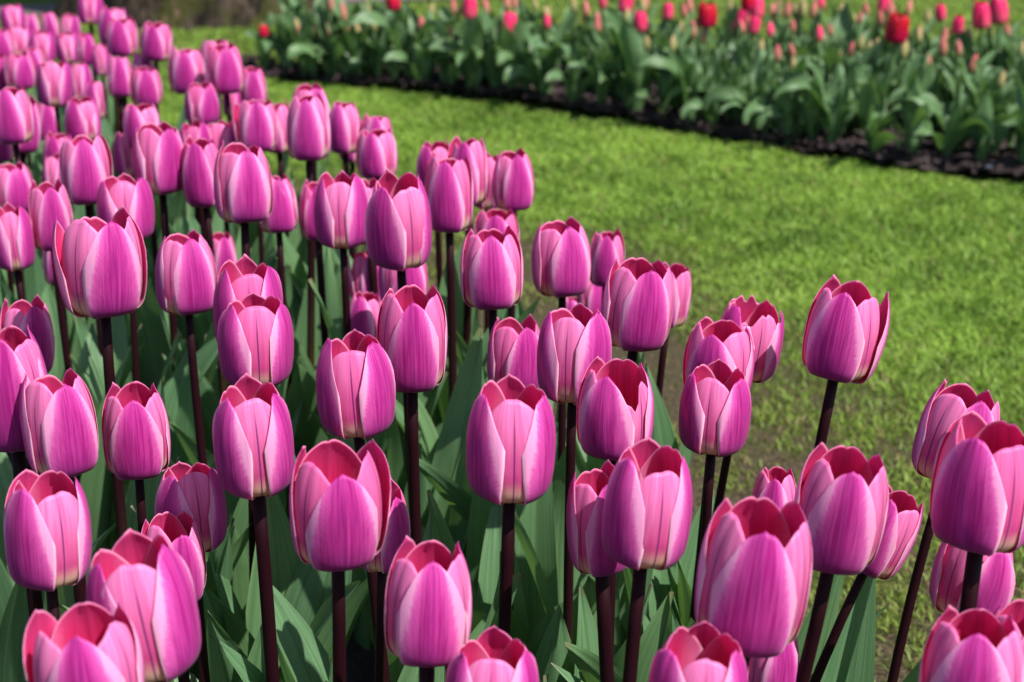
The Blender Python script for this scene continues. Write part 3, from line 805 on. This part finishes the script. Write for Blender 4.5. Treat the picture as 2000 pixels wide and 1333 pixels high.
    (-0.2385, 0.9249, 0.4061, 0.0575, 0.0412, -80.7, 0.021, -0.031, 0.050, -0.2470, 0.9261, "tulip with red corner petals and one rounded front petal in the left half"),
    (-0.2493, 0.7626, 0.4166, 0.0594, 0.0437, -110.2, 0.020, 0.029, 0.050, -0.2541, 0.7551, "closed necked tulip with pink red mouth in the lower left, small yellow base"),
    (-0.1989, 0.8871, 0.3731, 0.0526, 0.0441, -122.0, -0.008, 0.015, 0.030, -0.1915, 0.8774, "tulip with deep purple right petal facing away, above an overlapped pale pair"),
    (-0.2027, 0.8468, 0.3582, 0.0520, 0.0370, -56.9, -0.002, 0.042, 0.080, -0.1815, 0.8383, "pale pink tulip almost hidden behind a big open purple one, lower left"),
    (-0.1694, 0.6571, 0.4263, 0.0659, 0.0482, -15.5, -0.116, -0.004, 0.090, -0.1423, 0.6472, "big open tulip with salmon red inside behind the blurred corner one"),
    (-0.1854, 0.6051, 0.4307, 0.0537, 0.0451, -81.8, -0.031, -0.016, 0.130, -0.1768, 0.5962, "blurred red mouthed tulip cut by the bottom edge near the left corner"),
    (-0.0929, 0.7571, 0.4337, 0.0627, 0.0486, -71.6, 0.021, -0.052, 0.110, -0.1092, 0.7743, "large open tulip with one petal standing apart on its right side"),
    (-0.0808, 0.8769, 0.3647, 0.0520, 0.0336, -39.9, 0.046, -0.019, 0.030, -0.0909, 0.8789, "smaller tulip behind the right edge of one with a petal standing apart"),
    (-0.0426, 0.6945, 0.4110, 0.0582, 0.0426, -88.2, 0.043, 0.043, 0.050, -0.0412, 0.6924, "egg shaped tulip low in the centre with blue midrib on its right edge"),
    (-0.0015, 0.8168, 0.4420, 0.0653, 0.0494, -25.6, 0.026, 0.011, 0.060, -0.0177, 0.8230, "most symmetrical tulip at the picture centre, pink midribbed petal and yellow base"),
    (-0.0104, 0.6572, 0.3875, 0.0520, 0.0437, -28.8, 0.032, -0.007, 0.080, -0.0131, 0.6619, "red crowned tulip cut by the bottom edge at centre"),
    (0.0645, 0.9207, 0.4224, 0.0594, 0.0480, -109.3, 0.004, -0.018, 0.030, 0.0661, 0.9201, "tulip with a torn ragged petal on its right side"),
    (0.1314, 0.9581, 0.4080, 0.0562, 0.0455, -45.2, 0.035, -0.002, 0.050, 0.1390, 0.9544, "violet tulip with narrow midribbed slot, in front of two red flushed blooms"),
    (0.1426, 1.0303, 0.4130, 0.0557, 0.0468, -111.7, 0.031, 0.010, 0.110, 0.1261, 1.0213, "red flushed wide open tulip behind the violet slotted one"),
    (0.1681, 1.0803, 0.4121, 0.0567, 0.0471, -139.0, 0.116, -0.011, 0.070, 0.1378, 1.0739, "ragged red tipped tulip before the lawn, behind a wide open one"),
    (0.2215, 1.0171, 0.4372, 0.0635, 0.0499, -116.2, 0.116, -0.000, 0.050, 0.1951, 1.0216, "tulip standing apart on a bare dark stem against the open lawn"),
    (0.0516, 0.8154, 0.3961, 0.0606, 0.0376, -67.4, -0.059, -0.018, 0.020, 0.0668, 0.8186, "tulip pressed against the left side of a large slanting midrib one, right of centre"),
    (0.0693, 0.7586, 0.4314, 0.0626, 0.0471, -140.1, 0.075, 0.041, 0.080, 0.0494, 0.7538, "large tulip with slanting blue midrib and yellow base, right of centre front"),
    (0.1110, 0.6670, 0.4367, 0.0716, 0.0516, -94.4, 0.086, -0.054, 0.060, 0.1033, 0.6742, "largest purple tulip of the front row, smooth egg shaped petal"),
    (0.0837, 0.6258, 0.4108, 0.0520, 0.0437, -32.6, 0.054, -0.022, 0.100, 0.0703, 0.6393, "wide open coral red tulip cut by the bottom edge, right of centre"),
    (0.1431, 0.7666, 0.3372, 0.0520, 0.0322, -74.0, 0.027, -0.024, 0.040, 0.1242, 0.7838, "two toned tulip slice behind the wide open coral red one"),
    (0.1772, 0.9804, 0.3292, 0.0520, 0.0324, -102.9, 0.052, 0.025, 0.040, 0.1602, 0.9756, "small tulip peeking above the largest purple one of the front row"),
    (0.1690, 0.7524, 0.4339, 0.0637, 0.0467, -97.8, 0.090, -0.077, 0.070, 0.1210, 0.7586, "upright oval petalled tulip on two crossing dark stems before thin grass"),
    (0.2139, 0.8545, 0.3747, 0.0520, 0.0365, -129.8, 0.355, -0.017, 0.060, 0.1457, 0.8487, "crimson tulip tipping sideways behind an oval petalled one"),
    (0.2662, 0.8895, 0.4180, 0.0583, 0.0473, -85.8, 0.192, 0.004, 0.070, 0.2252, 0.8826, "leaning tulip on a slanted stem behind the big magenta one at right"),
    (0.2436, 0.7463, 0.4481, 0.0663, 0.0521, -132.0, 0.044, 0.029, 0.080, 0.2534, 0.7323, "big magenta tulip cut by the right edge with dark red inside"),
    (0.2546, 0.7888, 0.3824, 0.0520, 0.0437, -82.6, 0.132, 0.001, 0.020, 0.2352, 0.7994, "tulip with yellow base under the big magenta one, crossed by its stem"),
    (0.2109, 0.6314, 0.4119, 0.0550, 0.0462, -109.6, 0.019, 0.028, 0.080, 0.1978, 0.6365, "blurred pale tulip cut by the bottom right corner"),
    (0.2443, 0.6709, 0.3944, 0.0559, 0.0377, -90.9, 0.085, 0.011, 0.100, 0.2320, 0.6769, "tulip with an upright pointed red petal on the right edge at the bottom"),
    (-0.9043, 3.0034, 0.3399, 0.0520, 0.0347, -57.2, 0.006, -0.010, 0.000, -0.9030, 3.0174, "little far pink tulip partly behind others, right of one against the dark path"),
    (-0.7848, 2.6090, 0.3441, 0.0520, 0.0371, -74.3, -0.014, -0.032, 0.030, -0.7846, 2.6220, "rosy far tulip hidden between paler ones on the left, only its top showing"),
]
def build_pink(i, row):
    hx, hy, hz, S, W, az, ax, ay, op, fx, fy, label = row
    root = empty("pink_tulip", (fx, fy, 0))
    tag(root, label, "tulip", "pink and purple tulips in the near bed")
    axis = Vector((ax, ay, 1)).normalized()
    head = Vector((hx - fx, hy - fy, hz))
    k = min(range(len(OPS)), key=lambda j: abs(OPS[j] - (op * .62 - .018)))
    var = rng.randrange(3)
    tone = rng.random()
    if 'ragged red tipped' in label:
        hs = RAGGED
    else:
        hs = list(HEADS[(k, var)])
        if 'torn ragged' in label:
            hs[3] = (TORN[0][0], hs[3][1])
    base = Matrix.Translation(head) @ frame_from(axis)
    for j, (src, rot) in enumerate(hs):
        sp = (abs(rng.gauss(0, .9)) + (rng.uniform(3, 8) if rng.random() < .06 else 0)) if j < 3 else -abs(rng.gauss(0, .4))
        m = base @ Matrix.Rotation(R(az + rot + rng.gauss(0, 2.5)), 4, 'Z') @ Matrix.Rotation(R(sp), 4, 'Y') @ Matrix.Diagonal((W / .735, W / .735 * rng.uniform(.94, 1.05), S * rng.uniform(.965, 1.02), 1))
        if 'standing apart' in label and j == 1:
            m = base @ Matrix.Rotation(R(az + rot), 4, 'Z') @ Matrix.Rotation(R(9), 4, 'Y') @ Matrix.Diagonal((W / .735, W / .735, S, 1))
        part_copy(src, root, m).color = (tone, 0, 0, 1)
    d = rng.uniform(.0033, .0045) * (S / .06)
    pts = stem_pts((0, 0, .012), head + axis * .001, axis, (rng.uniform(-.06, .06), rng.uniform(-.06, .06)))
    v, f, uv = tube(pts, [d * (1.12 - .2 * s) for s in np.linspace(0, 1, 11)], 12)
    mesh_obj("stem", v, f, M_STEM, uv, root)
    nl = 5 if i % 3 else 4
    a0 = rng.uniform(0, 360)
    for q in range(nl):
        src = LEAVES[rng.randrange(len(LEAVES))]
        sc = rng.uniform(.80, 1.06) * min(1.0, hz / .40)
        m = Matrix.Translation((0, 0, .006 + .012 * q)) @ Matrix.Rotation(R(a0 + q * 360 / nl + rng.uniform(-35, 35)), 4, 'Z') @ Matrix.Diagonal((sc, sc * rng.uniform(.85, 1.15), sc, 1))
        part_copy(src, root, m)
for i, row in enumerate(PINK):
    build_pink(i, row)
# a few leaves that stand out by themselves: x, y of the foot, heading, length, width, lean, bend
FEET = [o for o in col.objects if o.name.startswith("pink_tulip")]
for n, (x, y, hd, L, W, lean, bend) in enumerate([(.222, .895, 100, .365, .052, .02, .06), (.24, .90, 5, .36, .050, .30, .55), (.18, .93, 175, .30, .05, .35, .5),
        (-.05, 1.55, 80, .36, .062, .03, .12), (-.15, .93, 150, .33, .066, .45, .75), (-.10, 1.00, 60, .32, .05, .1, .2), (-.13, .86, 95, .24, .046, .05, .1),
        (-.30, 1.15, 80, .37, .055, .03, .1), (.02, 1.12, 70, .36, .045, .12, .2)]):
    p = min(FEET, key=lambda o: (o.location.x - x)**2 + (o.location.y - y)**2)
    lf = leaf_mesh(880 + n, M_LEAF, L=L, W=W, bend=bend, lean=lean, twist=.15, fold=.6, wav=.02)
    col.objects.link(lf)
    lf.parent = p
    lf.location = (x - p.location.x, y - p.location.y, .005)
    lf.rotation_euler = (0, 0, R(hd))

# ------------------------------------------------------------------ red tulips, buds and leafy plants of the far bed
FARHEAD = {k: petal_set({'R': .05, 'P': -.01}[k], 300 + i, M_FAR[k], M_FAR[k], M_FAR['R'], nu=11, nt=14) for i, k in enumerate('RP')}
def bud_mesh(kind):
    nseg, nt = 18, 14
    vs, uv, fs = [], [], []
    for j in range(nt):
        t = j / (nt - 1)
        r = .20 * math.sin(math.pi * min(1, t * .94 + .06))**.8 * (1 - .35 * t) * 1.2
        for i in range(nseg):
            a = 2 * math.pi * i / nseg
            k = r * (1 + .09 * math.cos(3 * a + 1.2 * t)) if j < nt - 1 else .004
            vs.append((k * math.cos(a), k * math.sin(a), t)); uv.append((.5 + .4 * math.sin(1.5 * a), t))
    for j in range(nt - 1):
        for i in range(nseg):
            fs.append((j * nseg + i, j * nseg + (i + 1) % nseg, (j + 1) * nseg + (i + 1) % nseg, (j + 1) * nseg + i))
    return mesh_obj("bud", vs, fs, M_FAR[kind], uv, link=False)
BUDS = {k: bud_mesh(k) for k in 'KGP'}
FAR = [
    (-0.3157, 4.3111, 0.2351, 0.0384, 'R', "red tulip cut by the top edge above the middle of the far bed"),
    (-0.1135, 4.1888, 0.2375, 0.0401, 'P', "rose red tulip near the top edge, above the far bed's left half"),
    (-0.0026, 4.1216, 0.2027, 0.0422, 'P', "heart shaped rose red tulip low in the left half of the far bed"),
    (-0.6914, 4.4673, 0.1330, 0.0272, 'R', "short red bloom at the left end of the far bed"),
    (0.3349, 4.0915, 0.2150, 0.0366, 'P', "rosy half open tulip left of the first dark red one in the far bed"),
    (0.3905, 4.1070, 0.2387, 0.0288, 'P', "slim pink tulip between the rosy half open one and a dark red one"),
    (0.4715, 3.7857, 0.2754, 0.0459, 'R', "dark red open tulip, leftmost large one of the far bed"),
    (0.5905, 4.1700, 0.2085, 0.0453, 'P', "pale based rose tulip beside the leftmost large dark red one"),
    (0.6204, 4.0798, 0.2529, 0.0390, 'P', "pink tulip touching the top edge over a cluster of three"),
    (0.5797, 3.9152, 0.2897, 0.0324, 'R', "dark red tulip at the top edge behind a pink one"),
    (0.5878, 3.8757, 0.2401, 0.0298, 'P', "narrow pink tulip lowest in a cluster of three in the far bed"),
    (0.5866, 3.6392, 0.2599, 0.0198, 'R', "slim dark red bud right of the cluster of three"),
    (0.6815, 3.5582, 0.2612, 0.0183, 'P', "long slim pink bud midway along the far bed's right half"),
    (0.7915, 4.1122, 0.2535, 0.0210, 'P', "tiny pink bloom at the top edge in the far bed's right half"),
    (0.9915, 4.2874, 0.2343, 0.0355, 'P', "pink tulip at the top edge above the biggest crimson one"),
    (0.8873, 3.6601, 0.2648, 0.0539, 'R', "biggest open crimson tulip in the far bed, right half"),
    (1.1117, 4.1217, 0.2326, 0.0289, 'P', "small pink tulip leaning over a green bud right of the biggest crimson"),
    (1.0920, 3.9321, 0.2327, 0.0302, 'P', "wide pink bloom just left of the two big red ones at right"),
    (1.1419, 4.0408, 0.1995, 0.0233, 'P', "little pink bloom half hidden under a wider pink one"),
    (1.1628, 3.9837, 0.2464, 0.0458, 'P', "left one of two big red tulips side by side at the right"),
    (1.2646, 4.1682, 0.2325, 0.0505, 'P', "right one of two big red tulips side by side at the right"),
    (0.3035, 4.2939, 0.2375, 0.0410, 'P', "pink red tulip cut by the top edge over the far bed's middle"),
    (0.2399, 4.2778, 0.2330, 0.0245, 'P', "small rose bloom at the top edge left of the bed's middle"),
    (-0.2432, 4.2671, 0.1751, 0.0246, 'K', "reddish bud standing alone left of the heart shaped rose tulip"),
    (0.0806, 4.0601, 0.2120, 0.0234, 'R', "small dim red bud right of the heart shaped rose tulip"),
    (0.2142, 4.1825, 0.1881, 0.0228, 'K', "dull pink bud in a gap left of the rosy half open tulip"),
    (0.3787, 4.4870, 0.2080, 0.0257, 'K', None),
    (0.3572, 4.3949, 0.2111, 0.0210, 'G', None),
    (0.3984, 3.9240, 0.1852, 0.0189, 'G', None),
    (0.4525, 4.2329, 0.2205, 0.0189, 'K', None),
    (0.5030, 4.4456, 0.2039, 0.0213, 'K', None),
    (0.4761, 4.1058, 0.1920, 0.0210, 'K', None),
    (0.4550, 3.8133, 0.2229, 0.0171, 'K', None),
    (0.7300, 4.1806, 0.1777, 0.0228, 'G', None),
    (0.7320, 4.2888, 0.2152, 0.0205, 'K', None),
    (0.7304, 4.4037, 0.2015, 0.0211, 'K', None),
    (0.7017, 4.3287, 0.2068, 0.0193, 'K', None),
    (0.7870, 4.3674, 0.2067, 0.0251, 'G', None),
    (0.6147, 3.9253, 0.1774, 0.0189, 'G', None),
    (0.6360, 3.5965, 0.1939, 0.0162, 'G', None),
    (0.8222, 4.3692, 0.2064, 0.0223, 'K', None),
    (0.8844, 4.3374, 0.2055, 0.0208, 'G', None),
    (0.9474, 4.3038, 0.2131, 0.0192, 'K', None),
    (0.9616, 4.2090, 0.2067, 0.0202, 'K', None),
    (1.0080, 4.2584, 0.2196, 0.0245, 'K', None),
    (0.8693, 4.1587, 0.1732, 0.0213, 'G', None),
    (0.7973, 3.7603, 0.1976, 0.0181, 'K', None),
    (0.8630, 3.8876, 0.1775, 0.0175, 'G', None),
    (1.0259, 4.0230, 0.1895, 0.0206, 'K', None),
    (1.0990, 4.2358, 0.2027, 0.0203, 'G', None),
    (1.1273, 4.1152, 0.1879, 0.0198, 'G', None),
    (1.1531, 4.0247, 0.1867, 0.0232, 'G', None),
    (0.9924, 3.6534, 0.2250, 0.0211, 'K', None),
    (0.9147, 3.7369, 0.2052, 0.0216, 'G', None),
    (0.9931, 3.4579, 0.2184, 0.0201, 'K', None),
    (1.0584, 3.4147, 0.1896, 0.0177, 'G', None),
    (1.2717, 4.0698, 0.1924, 0.0183, 'K', None),
    (0.8366, 4.1776, 0.1782, 0.0161, 'K', None),
    (-0.5835, 4.4250, 0.1537, 0.0184, 'G', None),
    (-0.5427, 4.4661, 0.1587, 0.0186, 'G', None),
    (-0.4558, 4.4074, 0.1912, 0.0239, 'K', None),
    (-0.4917, 4.3867, 0.1525, 0.0169, 'G', None),
    (-0.4187, 4.3563, 0.1503, 0.0209, 'G', None),
    (-0.3676, 4.3354, 0.1701, 0.0180, 'G', None),
    (-0.4251, 4.6493, 0.1811, 0.0222, 'G', None),
    (-0.1622, 4.2182, 0.1719, 0.0162, 'K', None),
    (-0.1620, 4.5373, 0.1882, 0.0203, 'K', None),
    (-0.0671, 4.3859, 0.2123, 0.0210, 'K', None),
    (-0.0216, 4.5259, 0.1983, 0.0231, 'K', None),
    (0.1008, 4.3272, 0.2029, 0.0180, 'G', None),
    (0.1750, 4.2897, 0.2286, 0.0205, 'G', None),
    (0.1988, 4.2983, 0.2138, 0.0219, 'K', None),
    (0.0000, 4.2632, 0.2350, 0.0163, 'K', None),
    (-0.2269, 4.4461, 0.1927, 0.0170, 'G', None),
    (0.0586, 4.6003, 0.1851, 0.0176, 'G', None),
    (0.2635, 4.2318, 0.2100, 0.0176, 'G', None),
    (0.3012, 4.1918, 0.2159, 0.0174, 'G', None),
    (0.5962, 4.4535, 0.2028, 0.0185, 'G', None),
    (0.9143, 4.2683, 0.1911, 0.0177, 'G', None),
    (1.0512, 4.2267, 0.2308, 0.0175, 'K', None),
    (1.2346, 4.1212, 0.1870, 0.0185, 'G', None),
    (1.1934, 3.7479, 0.2033, 0.0169, 'G', None),
    (-0.1076, 4.1851, 0.1559, 0.0171, 'G', None),
    (0.0881, 4.4437, 0.1815, 0.0208, 'G', None),
    (1.0495, 3.8503, 0.1689, 0.0149, 'G', None),
    (-0.4010, 4.3828, 0.1955, 0.0191, 'G', None),
    (0.2899, 3.8915, 0.1872, 0.0163, 'G', None),
    (0.6142, 3.6534, 0.2089, 0.0185, 'K', None),
    (-0.4886, 4.3853, 0.1419, 0.0205, 'K', None),
    (0.2066, 4.4437, 0.1809, 0.0215, 'K', None),
    (0.8829, 4.0777, 0.2264, 0.0163, 'K', None),
    (-0.5826, 4.4242, 0.1392, 0.0178, 'K', None),
    (0.2190, 4.2487, 0.1978, 0.0172, 'K', None),
    (1.0372, 3.6962, 0.2110, 0.0171, 'K', None),
    (0.4539, 4.3019, 0.1576, 0.0215, 'G', None),
    (-0.1640, 4.2193, 0.1530, 0.0214, 'G', None),
    (0.8817, 3.8674, 0.1879, 0.0196, 'G', None),
    (1.0680, 3.9226, 0.2056, 0.0174, 'K', None),
    (0.5643, 3.9640, 0.2202, 0.0167, 'K', None),
    (1.0064, 4.2897, 0.2080, 0.0186, 'K', None),
    (0.9953, 3.7571, 0.1725, 0.0157, 'K', None),
    (0.7785, 4.3802, 0.2019, 0.0179, 'G', None),
    (-0.4604, 4.3739, 0.1628, 0.0185, 'K', None),
    (-0.4519, 4.3702, 0.1480, 0.0207, 'K', None),
    (0.5796, 4.2064, 0.1808, 0.0172, 'K', None),
    (-0.3272, 4.4240, 0.1650, 0.0177, 'G', None),
    (0.6638, 3.6846, 0.2082, 0.0164, 'K', None),
    (1.0107, 3.9700, 0.1952, 0.0192, 'G', None),
    (-0.3192, 4.4554, 0.1897, 0.0171, 'G', None),
    (0.7909, 3.8510, 0.1741, 0.0152, 'K', None),
    (0.8142, 3.7495, 0.2166, 0.0169, 'G', None),
    (0.7783, 4.3730, 0.1792, 0.0210, 'G', None),
    (-0.5506, 4.4112, 0.1407, 0.0175, 'G', None),
    (-0.5034, 4.3920, 0.2156, 0.0175, 'K', None),
    (0.7349, 4.1132, 0.1976, 0.0158, 'K', None),
    (0.3199, 3.8922, 0.1935, 0.0175, 'G', None),
]
def far_leaves(root, n, big, front=False):
    a0 = rng.uniform(0, 360)
    for q in range(n):
        src = FLEAVES[rng.randrange(10) if (rng.random() > (.26 if front else .16)) else rng.randrange(10, 16)]
        ang = a0 + q * 360 / n + rng.uniform(-40, 40)
        if front and q == 0:
            ang = -90 + rng.uniform(-60, 60)
        sc = rng.uniform(.8, 1.12) * big
        m = Matrix.Translation((0, 0, .012 + .01 * q)) @ Matrix.Rotation(R(ang), 4, 'Z') @ Matrix.Diagonal((sc, sc * rng.uniform(.85, 1.15), sc, 1))
        part_copy(src, root, m)
for (x, y, z, W, kind, label) in FAR:
    if kind in 'RP':
        root = empty("red_tulip", (x, y, 0)); cat, grp = "tulip", "red and rose tulips in the far bed"
    else:
        root = empty("budding_tulip", (x, y, 0)); cat, grp = "tulip bud", ("pinkish buds in the far bed" if kind == 'K' else "greenish buds in the far bed")
        label = label or ("pinkish unopened tulip bud above the leaves of the far bed" if kind == 'K' else "yellow green unopened tulip bud above the leaves of the far bed")
    tag(root, label, cat, grp)
    tilt = Vector((rng.gauss(0, .10), rng.gauss(0, .08), 1)).normalized()
    H = W * (1.25 if kind == 'R' else 1.45 if kind == 'P' else 2.5)
    zb = max(z - H / 2, .05)
    head = Vector((rng.uniform(-.01, .01), rng.uniform(-.01, .01), zb))
    base = Matrix.Translation(head) @ frame_from(tilt) @ Matrix.Rotation(rng.uniform(0, 6.28), 4, 'Z')
    if kind in 'RP' and W > .027:
        for src, rot in FARHEAD[kind]:
            part_copy(src, root, base @ Matrix.Rotation(R(rot), 4, 'Z') @ Matrix.Diagonal((W / .735, W / .735, H, 1)))
    else:
        k2 = W / .44
        part_copy(BUDS[kind if kind != 'R' else 'P'], root, base @ Matrix.Diagonal((k2, k2, H * (1.5 if kind in 'RP' else 1), 1)))
    v, f, uv = tube(stem_pts((0, 0, .01), head, tilt, (0, 0)), [.0034] * 11, 7)
    mesh_obj("stem", v, f, M_FSTEM, uv, root)
    far_leaves(root, 4, .95)
# leafy plants without a bloom fill the bed
def front_y(x):
    return float(np.interp(x, [p[0] for p in FRONT], [p[1] for p in FRONT]))
def back_y(x):
    b = sorted(BACK); return float(np.interp(x, [p[0] for p in b], [p[1] for p in b]))
n_made = 0
x = -.63
while x < 1.75:                                            # the front row, floppy leaves over the soil edge
    y = front_y(x) + rng.uniform(.05, .11)
    root = empty("leafy_tulip", (x, y, 0))
    tag(root, "leafy tulip plant without a bloom in the front row of the far bed", "tulip plant", "leafy plants along the front of the far bed")
    far_leaves(root, 8, rng.uniform(.75, 1.12), True)
    x += rng.uniform(.05, .085)
for k in range(125):
    x = rng.uniform(-.60, 1.65)
    f, b = front_y(x) + .15, back_y(x) - .06
    if b <= f: continue
    y = f + (b - f) * rng.random()**1.25
    root = empty("leafy_tulip", (x, y, 0))
    tag(root, "leafy tulip plant without a bloom deep inside the far bed", "tulip plant", "leafy plants inside the far bed")
    far_leaves(root, 6, rng.uniform(.8, 1.05))
